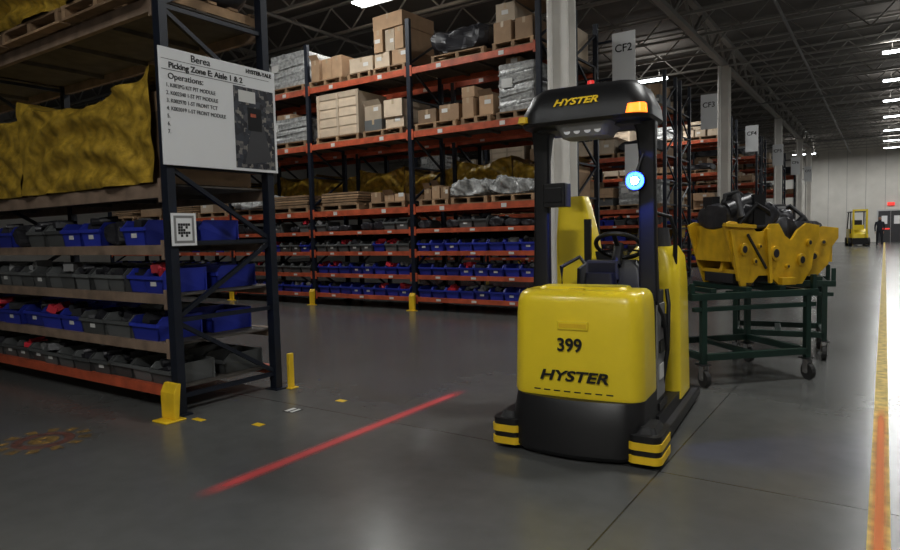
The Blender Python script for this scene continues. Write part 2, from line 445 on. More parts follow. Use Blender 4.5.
def bin_(mb, x0, x1, y0, y1, z, h, k, fill):
    t = .012; i = .02; lip = h*.72
    mb.box(x0+i, x1-i, y0+i, y1, z, z+t, k)
    for a, s in ((x0, 1), (x1, -1)):
        vs = [(a+s*i, y0+i, z), (a+s*i, y1, z), (a, y1, z+h), (a, y0+.05, z+h), (a, y0, z+lip),
              (a+s*(i+t), y0+i, z), (a+s*(i+t), y1, z), (a+s*t, y1, z+h), (a+s*t, y0+.05, z+h), (a+s*t, y0, z+lip)]
        mb.add(vs, [(0,1,2,3,4), (9,8,7,6,5), (0,5,6,1), (1,6,7,2), (2,7,8,3), (3,8,9,4), (4,9,5,0)], k)
    mb.add([(x0+i, y0+i, z), (x1-i, y0+i, z), (x1, y0, z+lip), (x0, y0, z+lip), (x0+i, y0+i+t, z), (x1-i, y0+i+t, z), (x1, y0+t, z+lip), (x0, y0+t, z+lip)],
           [(0,1,2,3), (7,6,5,4), (3,2,6,7), (0,4,5,1), (1,5,6,2), (0,3,7,4)], k)
    mb.box(x0, x1, y1-t, y1, z, z+h, k)
    mb.box(x0-.004, x1+.004, y0-.012, y0+.012, z+lip-.03, z+lip, k)
    if R.random() < .4: mb.box((x0+x1)/2-.04, (x0+x1)/2+.04, y0-.004+i*.5, y0+.01, z+h*.3, z+h*.48, 'label')
    if fill:
        for q in range(4):
            xx = R.uniform(x0+.03, x1-.12); yy = R.uniform(y0+.04, y0+.14); zz = z+h*R.uniform(.75, 1.2)
            T = Matrix.Translation((xx, yy, zz)) @ Matrix.Rotation(R.uniform(-.6, .6), 4, 'Z') @ Matrix.Rotation(R.uniform(-.5, .5), 4, 'Y')
            if R.random() < .5: mb.box(-.04, .06, -.02, .13, -.07, 0, fill, T)
            else: mb.cyl(T @ Vector((0, 0, -.03)), T @ Vector((.02, .15, -.02)), R.uniform(.02, .04), fill, 10)

def bins(mb, x0, x1, y0, z, h, k_fn, w=.29, dep=.42, extra=True):
    x = x0+.03
    while x+w < x1-.02:
        k = k_fn(x)
        if k:
            f = R.choice((None, 'dark', 'dark', 'grey', 'red' if R.random() < .6 else 'dark'))
            jj = R.uniform(0, .05)
            if k == 'dark': mb.lump(x, x+w, y0+.06, y0+dep, z, z+h*R.uniform(.5, 1.1), 'dark', .05, 7, R.random()*30, 4, .05)
            else: bin_(mb, x, x+w, y0+.01+jj, y0+.01+jj+dep, z, h, k, f)
            if extra: bin_(mb, x, x+w, y0+.55, y0+.97, z, h, 'gbin' if k == 'dark' else k, None)
        x += w+.012

# ------------------------------------------------------------- near left rack
LV = [.22, .58, .98, 1.38, 1.87, 3.32]
LX, LY, LB, DP = -4.72, 3.0, 3.6, 1.07
rack_frame('pallet_rack', LX, 2, LB, LY, DP, LV, 5.6, guards=False, tan=True)
mb = MB()
for bx in (0, 1):
    x1 = LX-bx*LB-.05; x0 = x1-LB+.1
    bins(mb, x0, x1, LY, .22, .17, lambda x: 'gbin', .3)
    bins(mb, x0, x1, LY, .58, .2, lambda x: 'blue' if R.random() < .85 else 'gbin', .40)
    bins(mb, x0, x1, LY, .98, .2, lambda x: 'blue' if x > LX-.8 else 'gbin', .27)
    bins(mb, x0, x1, LY, 1.38, .21, lambda x: R.choice(('blue', 'dark', 'gbin', 'blue')), .34)
mb.obj('storage_bins')
mb = MB(); a = LX-.08
for k, (wd, hh, sg) in enumerate(((2.25, .92, .2), (2.2, .78, .12), (2.3, .85, .2))):
    mb.drape(a-wd, a-.01, LY-.0, LY+DP-.1, 1.88, 1.88+hh, 'tarp', sg, 3.1*k, .0); a -= wd
mb.obj('tarp_bundle', smooth=True, angle=80)
mb = MB()
for bx in (0, 1):
    x1 = LX-bx*LB-.08; a = x1
    for k in range(3):
        pallet(mb, a-1.12, a, LY-.12, LY+DP, 3.322); a -= 1.16
mb.obj('wooden_pallets')
mb = MB(); a = LX-.1
mb.lump(a-.8, a, LY+.05, LY+DP-.05, 3.446, 3.9, 'dark', .1, 2.6, 5.7, 12, .2); a -= .85
for k, (wd, hh) in enumerate(((2.4, .8), (2.3, .9))):
    mb.drape(a-wd, a, LY-.1, LY+DP-.1, 3.446, 3.446+hh, 'tarp', .25, 5.7*k+1); a -= wd+.02
mb.obj('tarp_bundle', smooth=True, angle=80)
g = MB(); x = LX
g.box(x-.02, x+.17, LY-.2, LY-.02, 0, .014, 'guard')
g.prism([(LY-.11, .014), (LY-.07, .014), (LY-.05, .22), (LY-.04, .29), (LY-.075, .29), (LY-.11, .22)], x-.03, x+.15, 'guard', axis='x')
g.obj('post_guard', bevel=.006)
g = MB(); g.box(x+.09, x+.16, LY+DP-.0, LY+DP+.1, 0, .012, 'guard'); g.box(x+.09, x+.125, LY+DP+.02, LY+DP+.08, .012, .33, 'guard')
g.obj('post_guard', bevel=.006)

p = empty('information_board', (LX+.06, LY+.53, 2.46))
mb = MB(); mb.box(0, .012, -.57, .57, -.455, .455, 'white'); mb.obj('panel', p, bevel=.003)
rt = (math.radians(90), 0, math.radians(90))
text('title', 'Berea', .078, (.014, -.2, .405), rt, 'txt', p)
text('zone', 'Picking Zone E: Aisle 1 & 2', .064, (.014, -.14, .32), rt, 'txt', p, bold=.001)
text('ops', 'Operations:', .066, (.014, -.5, .235), rt, 'txt', p, align='LEFT')
for i, s in enumerate(('1. K002PG KIT PIT MODULE', '2. K002340 1-ST PIT MODULE', '3. K002970 1-ST FRONT TCT', '4. K003019 1-ST FRONT MODULE', '5.', '6.', '7.')):
    text('line_%d' % i, s, .044, (.014, -.52, .165-i*.06), rt, 'txt', p, align='LEFT', ext=.001, sx=.84)
mb = MB(); mb.box(.0125, .014, -.55, .5, .363, .366, 'txt'); mb.box(.0125, .014, -.55, .24, .282, .286, 'txt')
mb.obj('rules', p)
text('logo', 'HYSTER-YALE', .046, (.014, .39, .412), rt, 'txt', p, bold=.0015)
pm = D.materials.new('board_photo'); pm.use_nodes = True; nt = pm.node_tree
vo = nt.nodes.new('ShaderNodeTexVoronoi'); vo.inputs['Scale'].default_value = 26; vo.distance = 'CHEBYCHEV'
tc = nt.nodes.new('ShaderNodeTexCoord'); nt.links.new(tc.outputs['Object'], vo.inputs['Vector'])
cr = nt.nodes.new('ShaderNodeValToRGB'); cr.color_ramp.elements[0].color = (.01, .01, .015, 1); cr.color_ramp.elements[1].color = (.25, .23, .2, 1)
e = cr.color_ramp.elements.new(.7); e.color = (.035, .04, .055, 1)
sp = nt.nodes.new('ShaderNodeSeparateColor'); nt.links.new(vo.outputs['Color'], sp.inputs[0]); nt.links.new(sp.outputs[0], cr.inputs[0])
nt.links.new(cr.outputs[0], nt.nodes['Principled BSDF'].inputs['Base Color'])
M['photo'] = pm
mb = MB(); mb.box(.0125, .015, .11, .54, -.43, .27, 'photo'); mb.box(.015, .016, .16, .34, .14, .24, 'label')
mb.prism([(.2, -.4), (.5, -.35), (.42, -.05), (.3, -.02)], .015, .016, 'dgrey', axis='x'); mb.box(.015, .0165, .25, .4, -.1, .1, 'blackm'); mb.box(.0165, .017, .28, .34, .02, .05, 'orange')
mb.obj('photo_print', p)
p = empty('notice_card', (LX+.06, LY+.1, 1.50))
mb = MB(); mb.box(0, .008, -.1, .12, -.13, .13, 'white'); mb.box(.008, .0085, -.08, .1, -.11, .11, 'grey'); mb.box(.0085, .009, -.06, .08, -.09, .09, 'white')
for yy in range(5):
    for zz in range(5):
        if R.random() < .6: mb.box(.009, .0095, -.045+yy*.022, -.025+yy*.022, -.06+zz*.022, -.04+zz*.022, 'txt')
mb.obj('card', p)

# ------------------------------------------------------------- middle rack
MV = [.25, .66, 1.10, 1.51, 1.92, 3.28, 4.42]
MX, MY, MBAY = -4.62, 9.5, 2.60
def low_bins(mb, xs, yf, levels, pat):
    for i in range(len(xs)-1):
        x0, x1 = xs[i+1]+.05, xs[i]-.05
        for j, z in enumerate(levels):
            bins(mb, x0, x1, yf, z, .2, pat(i, j), .29, extra=False)
xs = rack_frame('pallet_rack', MX, 5, MBAY, MY, DP, MV, 5.3)
mb = MB()
def pat(i, j):
    if j == 0: return lambda x: 'blue'
    if j == 1: return (lambda x: 'blue') if i != 2 else (lambda x: 'gbin')
    if j == 2: return (lambda x: 'blue' if (i == 0) else ('gbin' if R.random() < .7 else 'blue'))
    return lambda x: R.choice(('dark', 'gbin', None, 'dark'))
low_bins(mb, xs, MY, MV[:4], pat)
mb.obj('storage_bins')
mb = MB()
B0 = lambda i, t: xs[i+1]+.05+(MBAY-.1)*t
def load(i, t0, t1, z, kind, H):
    x0, x1 = B0(i, t0), B0(i, t1)
    zt = pallet(mb, x0, x1, MY+.02, MY+1.02, z)
    if kind == 'c': stack(mb, x0, x1-x0, MY, MY+DP, zt, H, 'card')
    elif kind == 'p': stack(mb, x0, x1-x0, MY, MY+DP, zt, H, 'card2')
    elif kind == 'k': crate(mb, x0, x1, MY+.04, MY+.95, zt, H)
    elif kind == 'w': wrapped(mb, x0, x1, MY+.06, MY+.95, zt, H)
    elif kind == 'd': mb.lump(x0, x1, MY+.03, MY+.95, zt, zt+H, 'dark', .12, 4, t0*30, 10, .18)
    elif kind == 's': mb.lump(x0-.03, x1+.03, MY-.02, MY+.95, zt, zt+H, 'wrap', .12, 7, t0*30+i, 14, .16)
    elif kind == 'b':
        for q in range(int(H/.05)): mb.box(x0+R.uniform(0, .08), x1-R.uniform(0, .08), MY+.03, MY+.9, zt+q*.05, zt+q*.05+.035, 'wood')
load(0, .68, .99, 4.42, 'c', 1.15); load(0, .18, .62, 4.42, 'd', .42)
load(1, .0, .36, 4.42, 'c', .72); load(1, .42, .66, 4.42, 'p', .42); load(1, .68, .99, 4.42, 'c', 1.0)
load(2, .05, .5, 4.42, 'w', .55); load(2, .55, .98, 4.42, 'w', .7)
for i in (3, 4): load(i, .02, .45, 4.42, 'c', .8); load(i, .52, .95, 4.42, 'p', .6)
load(0, .02, .38, 3.28, 'c', .48); load(0, .42, .66, 3.28, 'c', .66); load(0, .7, .99, 3.28, 'w', .78)
load(1, .06, .52, 3.28, 'k', .82); load(1, .56, .95, 3.28, 'p', .66)
load(2, .02, .45, 3.28, 'c', .5); load(2, .52, .98, 3.28, 'w', .5)
for i in (3, 4): load(i, .02, .45, 3.28, 'k', .6); load(i, .52, .95, 3.28, 'c', .7)
load(0, .04, .3, 1.92, 'c', .2); load(0, .32, .62, 1.92, 's', .28); load(0, .65, .98, 1.92, 's', .24)
load(1, .08, .5, 1.92, 'b', .3); load(1, .6, .95, 1.92, 'c', .36)
load(2, .02, .45, 1.92, 's', .3); load(2, .52, .98, 1.92, 'b', .25)
for i in (3, 4): load(i, .02, .45, 1.92, 'b', .3); load(i, .52, .95, 1.92, 'c', .4)
mb.obj('cardboard_boxes')
def row(xr, nb, yf, seed, low=True):
    global R
    R = random.Random(seed)
    xs = rack_frame('pallet_rack', xr, nb, MBAY, yf, DP, MV, 5.35, guards=(yf > 13))
    mb = MB()
    for i in range(nb):
        x0, x1 = xs[i+1]+.04, xs[i]-.04
        for z, h in ((1.92, .9), (3.28, .8), (4.42, .9)): boxes(mb, x0, x1, yf, yf+DP, z, h)
        if not low: mb.lump(x0, x1, yf+.1, yf+.95, 1.1, 1.5, 'tarp', .1, 3, i*3, 8, .1)
    mb.obj('cardboard_boxes')
    if low:
        mb = MB(); low_bins(mb, xs, yf, MV[:4], lambda i, j: (lambda x: R.choice(('blue', 'gbin', 'dark', 'blue')))); mb.obj('storage_bins')
R = random.Random(21)
xs2 = rack_frame('pallet_rack', MX, 5, MBAY, MY+1.45, DP, MV, 5.3, guards=False)
mb = MB()
for i in range(5):
    x0, x1 = xs2[i+1]+.05, xs2[i]-.05
    mb.drape(x0, (x0+x1)/2, MY+1.5, MY+2.4, 1.93, 1.93+.95, 'tarp', .12, i*2.2); mb.drape((x0+x1)/2+.03, x1, MY+1.5, MY+2.4, 1.93, 1.93+.85, 'tarp', .15, i*2.9+1)
    mb.lump(x0, x1, MY+1.6, MY+2.4, 1.1, 1.45, 'dark', .1, 3, i*3, 8, .1)
mb.obj('tarp_bundle', smooth=True, angle=80)
mb = MB()
for i in range(5):
    x0, x1 = xs2[i+1]+.04, xs2[i]-.04
    for z, h in ((3.28, .8), (4.42, .6)): boxes(mb, x0, x1, MY+1.45, MY+1.45+DP, z, h)
mb.obj('cardboard_boxes')
y = 16.6
for k in range(5):
    row(MX, 3 if k < 2 else 2, y, 30+k, k < 2); row(MX, 2, y+1.45, 50+k, False)
    y += 7.0
for k in range(6):
    yy = MY+2.62+7.0*k + (0.0 if k == 0 else .1)
    p = empty('aisle_sign', (-4.12, yy, 4.62))
    mb = MB(); mb.box(-.22, .22, -.012, .012, -.48, .48, 'white')
    for z in (-.35, .35): mb.box(-.5, -.22, -.02, .02, z-.02, z+.02, 'navy')
    mb.obj('panel', p, bevel=.003)
    text('code', 'CF%d' % (k+2), .2, (0, -.016, .18), (math.radians(90), 0, 0), 'txt', p, bold=.002)
p = empty('aisle_notice', (-4.14, 12.6, 2.65)); mb = MB(); mb.box(-.13, .13, -.01, .01, -.42, .42, 'white'); mb.box(-.4, -.13, -.015, .015, -.02, .02, 'navy'); mb.obj('panel', p)

# ------------------------------------------------------------- floor markings
mb = MB(); mb.box(-.045, .045, -7, 55, .0005, .003, 'paint'); mb.obj('floor_line')
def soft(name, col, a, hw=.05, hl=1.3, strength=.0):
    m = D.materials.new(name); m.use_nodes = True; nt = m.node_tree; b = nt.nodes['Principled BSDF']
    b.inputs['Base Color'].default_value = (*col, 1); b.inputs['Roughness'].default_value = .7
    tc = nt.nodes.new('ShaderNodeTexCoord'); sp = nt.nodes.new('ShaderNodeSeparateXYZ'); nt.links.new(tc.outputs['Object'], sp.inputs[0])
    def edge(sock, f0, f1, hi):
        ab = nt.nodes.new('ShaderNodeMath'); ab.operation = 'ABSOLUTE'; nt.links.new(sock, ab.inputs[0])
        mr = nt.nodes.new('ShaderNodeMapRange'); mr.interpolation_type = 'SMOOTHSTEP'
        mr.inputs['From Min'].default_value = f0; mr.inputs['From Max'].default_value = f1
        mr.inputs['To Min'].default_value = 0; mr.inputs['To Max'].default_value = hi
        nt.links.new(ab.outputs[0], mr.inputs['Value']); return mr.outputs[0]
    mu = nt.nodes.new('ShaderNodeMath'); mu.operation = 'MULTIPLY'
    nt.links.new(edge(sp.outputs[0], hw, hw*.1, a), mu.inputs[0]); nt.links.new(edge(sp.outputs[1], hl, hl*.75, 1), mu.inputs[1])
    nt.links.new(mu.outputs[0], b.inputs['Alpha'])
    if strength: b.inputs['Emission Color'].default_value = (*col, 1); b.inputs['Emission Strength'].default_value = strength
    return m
M['redglow'] = soft('painted_light_red', (.70, .10, .10), .68, .085, 1.42, .07)  # tractor's projected red light, painted as a soft, faintly glowing strip
M['orglow'] = soft('painted_light_orange', (.85, .22, .08), .6, .045, 2.4, .05)  # projected light on the other side, painted over the yellow line
for nm, x, k, yc, hl in (('painted_light_strip', -3.12, 'redglow', 3.44, 1.42), ('painted_light_strip', 0.0, 'orglow', 3.6, 2.4)):  # strips painting the tractor's projected light onto the floor
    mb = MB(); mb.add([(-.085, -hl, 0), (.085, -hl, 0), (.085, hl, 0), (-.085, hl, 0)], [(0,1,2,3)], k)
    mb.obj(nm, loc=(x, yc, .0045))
mb = MB()
for x, y, k in ((-3.93, 3.17, 'guard'), (-3.86, 4.0, 'guard')):
    mb.box(x-.045, x+.045, y-.03, y+.03, .0005, .003, k)
mb.box(-4.06, -3.94, 3.52, 3.64, .0005, .003, 'txt'); mb.box(-4.05, -4.01, 3.53, 3.63, .003, .0035, 'label'); mb.box(-3.985, -3.955, 3.53, 3.63, .003, .0035, 'label')
mb.box(-2.2, -1.9, 8.3, 8.4, .0005, .003, 'orange'); mb.box(-1.5, -1.3, 10.2, 10.3, .0005, .003, 'orange')
mb.box(-4.52, -4.40, 3.0, 3.05, .0005, .003, 'guard')
mb.obj('floor_tape')
M['stain'] = mat('worn_decal', (.34, .19, .03), .8, var=.9, nscale=16, alpha=.5)
M['stain2'] = mat('worn_decal_red', (.24, .06, .03), .8, var=.8, nscale=16, alpha=.4)
mb = MB(); n = 24
for ring, (r0, r1) in enumerate(((.02, .1), (.13, .2), (.22, .31))):
    for i in range(n):
        if ring and i % 2 == 0 and ring == 2: continue
        t0, t1 = 2*math.pi*i/n, 2*math.pi*(i+1)/n
        mb.add([(r0*math.cos(t0), r0*math.sin(t0), 0), (r1*math.cos(t0), r1*math.sin(t0), 0), (r1*math.cos(t1), r1*math.sin(t1), 0), (r0*math.cos(t1), r0*math.sin(t1), 0)], [(0,1,2,3)], 'stain2' if ring == 1 else 'stain')
mb.obj('floor_decal', loc=(-5.0, 2.13, .002))

# ------------------------------------------------------------- tow tractor
T = empty('tow_tractor', (-1.605, 3.77, 0), math.radians(4.5))
mb = MB()
mb.bowl([(.02, -.37, .37, -.06, .6, .08), (.05, -.405, .405, -.09, .6, .10), (.22, -.425, .425, -.075, .6, .10), (.33, -.42, .42, -.04, .6, .10), (.37, -.42, .42, -.02, .6, .10)], 'black', .09)
mb.box(-.38, .38, .58, 1.55, .05, .14, 'dgrey')
mb.box(-.44, -.34, .35, 1.5, .04, .2, 'black'); mb.box(.34, .44, .35, 1.5, .04, .2, 'black')
mb.box(.42, .49, .3, 1.72, .035, .1, 'blackm'); mb.box(-.49, -.42, .3, 1.72, .035, .1, 'blackm')
mb.box(.44, .485, .35, 1.65, .1, .105, 'dgrey')
for sx in (-1, 1):
    mb.cyl((sx*.3, .3, .1), (sx*.38, .3, .1), .1, 'rubber'); mb.cyl((sx*.3, 1.3, .12), (sx*.4, 1.3, .12), .12, 'rubber')
mb.obj('chassis', T, smooth=True)
mb = MB(); HB = .03
mb.bowl([(.37, -.42, .42, -.02, .34, .09), (.39, -.425, .425, -.025, .34, .09), (.88, -.415, .415, -.015, .34, .09), (.96, -.41, .41, -.008, .34, .09), (1.0, -.403, .403, .005, .335, .09), (1.022, -.39, .39, .022, .328, .085), (1.036, -.37, .37, .045, .32, .08), (1.04, -.34, .34, .075, .30, .07)], 'yellow', HB)
mb.obj('hood', T, smooth=True, angle=40)
mb = MB()
FY = -.056
mb.loft([(.80, -.1, .1, FY, .0, .008), (.85, -.1, .1, FY, .0, .008)], 'yellow'); mb.box(-.088, .088, FY-.002, FY, .812, .838, 'guard')
for i in range(8):
    xx = -.26+i*.067; yy = -.025-HB*(1-((xx+.02)/.43)**2)
    mb.box(xx, xx+.042, yy-.003, yy+.01, .405, .412, 'txt')
mb.loft([(1.035, -.3, .3, .1, .33, .08), (1.055, -.28, .28, .12, .32, .07)], 'yellow')
mb.box(-.05, .05, .02, .06, 1.035, 1.05, 'yellow')
mb.obj('hood_trim', T, bevel=.002)
mb = MB()
mb.loft([(.2, -.415, .415, .34, .68, .03), (1.0, -.41, .41, .34, .68, .03)], 'dgrey')
mb.box(.415, .425, .38, .62, .3, .92, 'grey'); mb.box(.425, .43, .44, .56, .42, .52, 'label')
mb.box(.42, .44, .42, .62, .6, .68, 'black'); mb.box(.425, .435, .4, .64, .22, .27, 'black')
mb.cyl((.42, .54, .8), (.445, .54, .8), .05, 'black')
mb.tube([(.41, .4, .95), (.45, .42, .85), (.45, .5, .75), (.44, .58, .62)], .012, 'black')
mb.obj('battery_section', T, smooth=True)
mb = MB()
mb.loft([(.14, .02, .45, 1.05, 1.52, .06), (1.0, .02, .44, 1.05, 1.5, .08), (1.2, .04, .43, 1.07, 1.47, .1), (1.28, .1, .39, 1.1, 1.42, .1)], 'yellow')
mb.loft([(.14, -.42, .02, 1.05, 1.5, .05), (.95, -.41, .02, 1.05, 1.46, .08)], 'yellow')
mb.obj('rear_body', T, smooth=True)
mb = MB()
mb.loft([(.95, -.48, -.12, .98, 1.2, .03), (1.35, -.48, -.18, .98, 1.2, .03), (1.62, -.46, -.24, .98, 1.18, .03), (1.68, -.44, -.26, .99, 1.16, .02)], 'yellow')
mb.box(-.24, -.19, .955, .99, 1.0, 1.5, 'black'); mb.box(-.22, .05, 1.0, 1.12, .93, 1.25, 'black')
mb.obj('mast_panel', T, smooth=True)
mb = MB()
mb.loft([(.9, -.2, .3, .6, .78, .04), (1.14, -.2, .28, .62, .76, .05), (1.2, -.12, .22, .65, .75, .04)], 'black')
mb.box(-.1, .12, .56, .6, 1.07, 1.2, 'dgrey'); mb.box(-.085, .105, .555, .561, 1.085, 1.185, 'blackm')
c = Vector((.1, .68, 1.3)); ax = Vector((0, .55, .83)).normalized(); e1 = Vector((1, 0, 0)); e2 = ax.cross(e1)
mb.tube([c+e1*.16*math.cos(t)+e2*.16*math.sin(t) for t in [2*math.pi*i/28 for i in range(28)]], .016, 'black', 8, True)
for t in (0.5, 2.6, 4.7): mb.beam(c-ax*.02, c+e1*.16*math.cos(t)+e2*.16*math.sin(t), .03, .012, 'black')
mb.cyl(c-ax*.16, c+ax*.01, .035, 'black')
mb.tube([(.34, .62, .9), (.36, .6, 1.12), (.34, .64, 1.24), (.28, .72, 1.26), (.22, .74, 1.15)], .016, 'black')
mb.tube([(-.3, .62, .95), (-.32, .66, 1.15), (-.2, .72, 1.22), (-.12, .72, 1.12)], .016, 'dgrey')
mb.loft([(1.0, -.1, .14, .44, .54, .03), (1.12, -.08, .12, .45, .53, .03)], 'black')
mb.obj('console', T, smooth=True)
mb = MB()
mb.tube([(.40, 1.12, 1.1), (.41, 1.09, 1.38), (.38, 1.06, 1.5), (.28, 1.04, 1.53), (.2, 1.06, 1.48), (.18, 1.1, 1.15)], .017, 'black')
mb.tube([(.41, .6, .35), (.45, .58, .6), (.45, .62, .9), (.43, .66, 1.0)], .014, 'black')
mb.loft([(1.27, .1, .36, 1.14, 1.26, .04), (1.42, .12, .34, 1.16, 1.24, .03)], 'dgrey')
mb.obj('grab_rail', T, smooth=True)
mb = MB()
for sx in (-1, 1):
    mb.loft([(.95, sx*.37-.062, sx*.37+.062, .36, .44, .02), (1.3, sx*.365-.056, sx*.365+.056, .37, .44, .02), (1.9, sx*.36-.054, sx*.36+.054, .38, .45, .02), (2.05, sx*.355-.06, sx*.355+.06, .36, .47, .02), (2.2, sx*.33-.09, sx*.33+.09, .33, .5, .02)], 'black')
mb.loft([(2.10, -.415, .415, .14, .66, .12), (2.12, -.43, .43, .12, .68, .14), (2.19, -.425, .425, .13, .67, .14), (2.31, -.37, .37, .18, .64, .12), (2.35, -.32, .32, .23, .60, .1), (2.36, -.26, .26, .28, .56, .08)], 'black', 8)
mb.loft([(2.02, -.15, .15, .2, .42, .05), (2.10, -.19, .19, .16, .48, .06)], 'grey')
for xx in (-.1, -.035, .035, .1): mb.cyl((xx, .2, 2.06), (xx, .182, 2.057), .022, 'lens', 12)
mb.box(-.34, .34, .28, .62, 2.085, 2.1, 'dgrey')
mb.obj('overhead_guard', T, smooth=True)
mb = MB()
mb.loft([(2.125, .29, .41, .105, .25, .03), (2.18, .30, .405, .115, .25, .03)], 'amber')
mb.loft([(2.13, -.42, -.35, .108, .25, .02), (2.17, -.415, -.355, .12, .25, .02)], 'guard')
mb.cyl((-.02, .45, 2.35), (-.02, .45, 2.38), .035, 'black'); mb.cyl((-.02, .45, 2.38), (-.02, .45, 2.42), .028, 'redled', r2=.022)
mb.cyl((.02, .42, 2.35), (.02, .42, 2.5), .006, 'black')
mb.obj('signal_lights', T, smooth=True)
mb = MB()
mb.cyl((.30, .38, 1.725), (.30, .33, 1.725), .062, 'black', 24); mb.cyl((.30, .33, 1.725), (.30, .32, 1.725), .058, 'blueled', 24); mb.cyl((.30, .32, 1.725), (.30, .312, 1.725), .026, 'whiteled', 20)
mb.cyl((.30, .36, 1.77), (.34, .38, 1.9), .01, 'black', 8)
mb.obj('blue_lamp', T, smooth=True)
l = D.lights.new('blue_light', 'SPOT'); l.energy = 30; l.color = (.05, .12, 1); l.spot_size = math.radians(165); l.shadow_soft_size = .008
o = D.objects.new('blue_light', l); o.location = (.30, .295, 1.725); o.rotation_euler = (math.radians(75), 0, 0); link(o, T)
mb = MB()
mb.loft([(1.58, -.33, -.17, .32, .46, .015), (1.74, -.33, -.17, .32, .46, .015)], 'black'); mb.box(-.31, -.19, .312, .32, 1.61, 1.71, 'blackm')
mb.box(-.36, -.3, .38, .43, 1.64, 1.69, 'black')
mb.obj('display', T, bevel=.005)
mb = MB()
for sx in (-1, 1):
    x0, x1 = sorted((sx*.35, sx*.54))
    mb.loft([(.03, x0, x1, -.11, .22, .05), (.20, x0, x1, -.11, .22, .05)], 'black')
    for z in (.035, .115): mb.loft([(z, x0-.006, x1+.006, -.118, .21, .05), (z+.045, x0-.006, x1+.006, -.118, .21, .05)], 'guard')
    mb.loft([(.20, x0+.03, x1-.03, -.07, .18, .04), (.235, x0+.05, x1-.05, -.04, .16, .03)], 'black')
mb.obj('scanner_bumpers', T, smooth=True)
fr = (math.radians(90), 0, 0)
text('number_decal', '399', .115, (-.02, -.058, .70), fr, 'txt', T, ext=.003, bold=.002, sx=.95)
text('brand_decal', 'HYSTER', .09, (.0, -.060, .505), fr, 'txt', T, ext=.003, shear=.25, bold=.002, sx=1.4)
text('roof_decal', 'HYSTER', .072, (-.03, .141, 2.235), (math.radians(60), 0, 0), 'txty', T, shear=.25, bold=.002, sx=1.15)
mb = MB(); mb.box(-.05, .05, 1.5, 1.62, .2, .3, 'black'); mb.beam((0, 1.6, .24), (.1, 2.0, .24), .05, .04, 'blackm'); mb.obj('hitch', T)

# ------------------------------------------------------------- parts carts
def cart(loc, rz, L, W):
    p = empty('parts_cart', loc, rz); mb = MB(); H = .80; s = .05
    for x in (0, L):
        for y in (0, W):
            mb.box(x-s/2, x+s/2, y-s/2, y+s/2, .2, H, 'green')
            mb.box(x-.05, x+.05, y-.05, y+.05, .19, .2, 'blackm')
            mb.box(x-.03, x-.024, y-.04, y+.02, .06, .19, 'chrome'); mb.box(x+.024, x+.03, y-.04, y+.02, .06, .19, 'chrome')
            mb.cyl((x-.022, y-.02, .075), (x+.022, y-.02, .075), .075, 'rubber'); mb.cyl((x-.034, y-.02, .075), (x+.034, y-.02, .075), .02, 'chrome')
    for z in (.26, H):
        for y in (0, W): mb.box(-.12 if z > .5 else 0, L+(.1 if z > .5 else 0), y-s/2, y+s/2, z-.03, z+.03, 'green')
        for x in (0, L): mb.box(x-s/2, x+s/2, 0, W, z-.03, z+.03, 'green')
    mb.box(L/2-.03, L/2+.03, 0, W, .24, .28, 'green')
    for y in (0, W): mb.box(-.1, L+.08, y-.02, y+.02, H-.13, H-.09, 'green')
    mb.box(-.12, -.06, 0, W, H-.03, H+.03, 'green')
    for x in (.1, .45, .8):
        if x < L: mb.box(x-.03, x+.03, 0, W, H+.03, H+.07, 'green')
    mb.box(L+.06, L+.1, 0, .04, H, H+.16, 'green'); mb.box(L+.06, L+.1, W-.04, W, H, H+.16, 'green'); mb.box(-.12, -.08, 0, .04, H, H+.12, 'green')
    mb.obj('frame', p, bevel=.003); return p
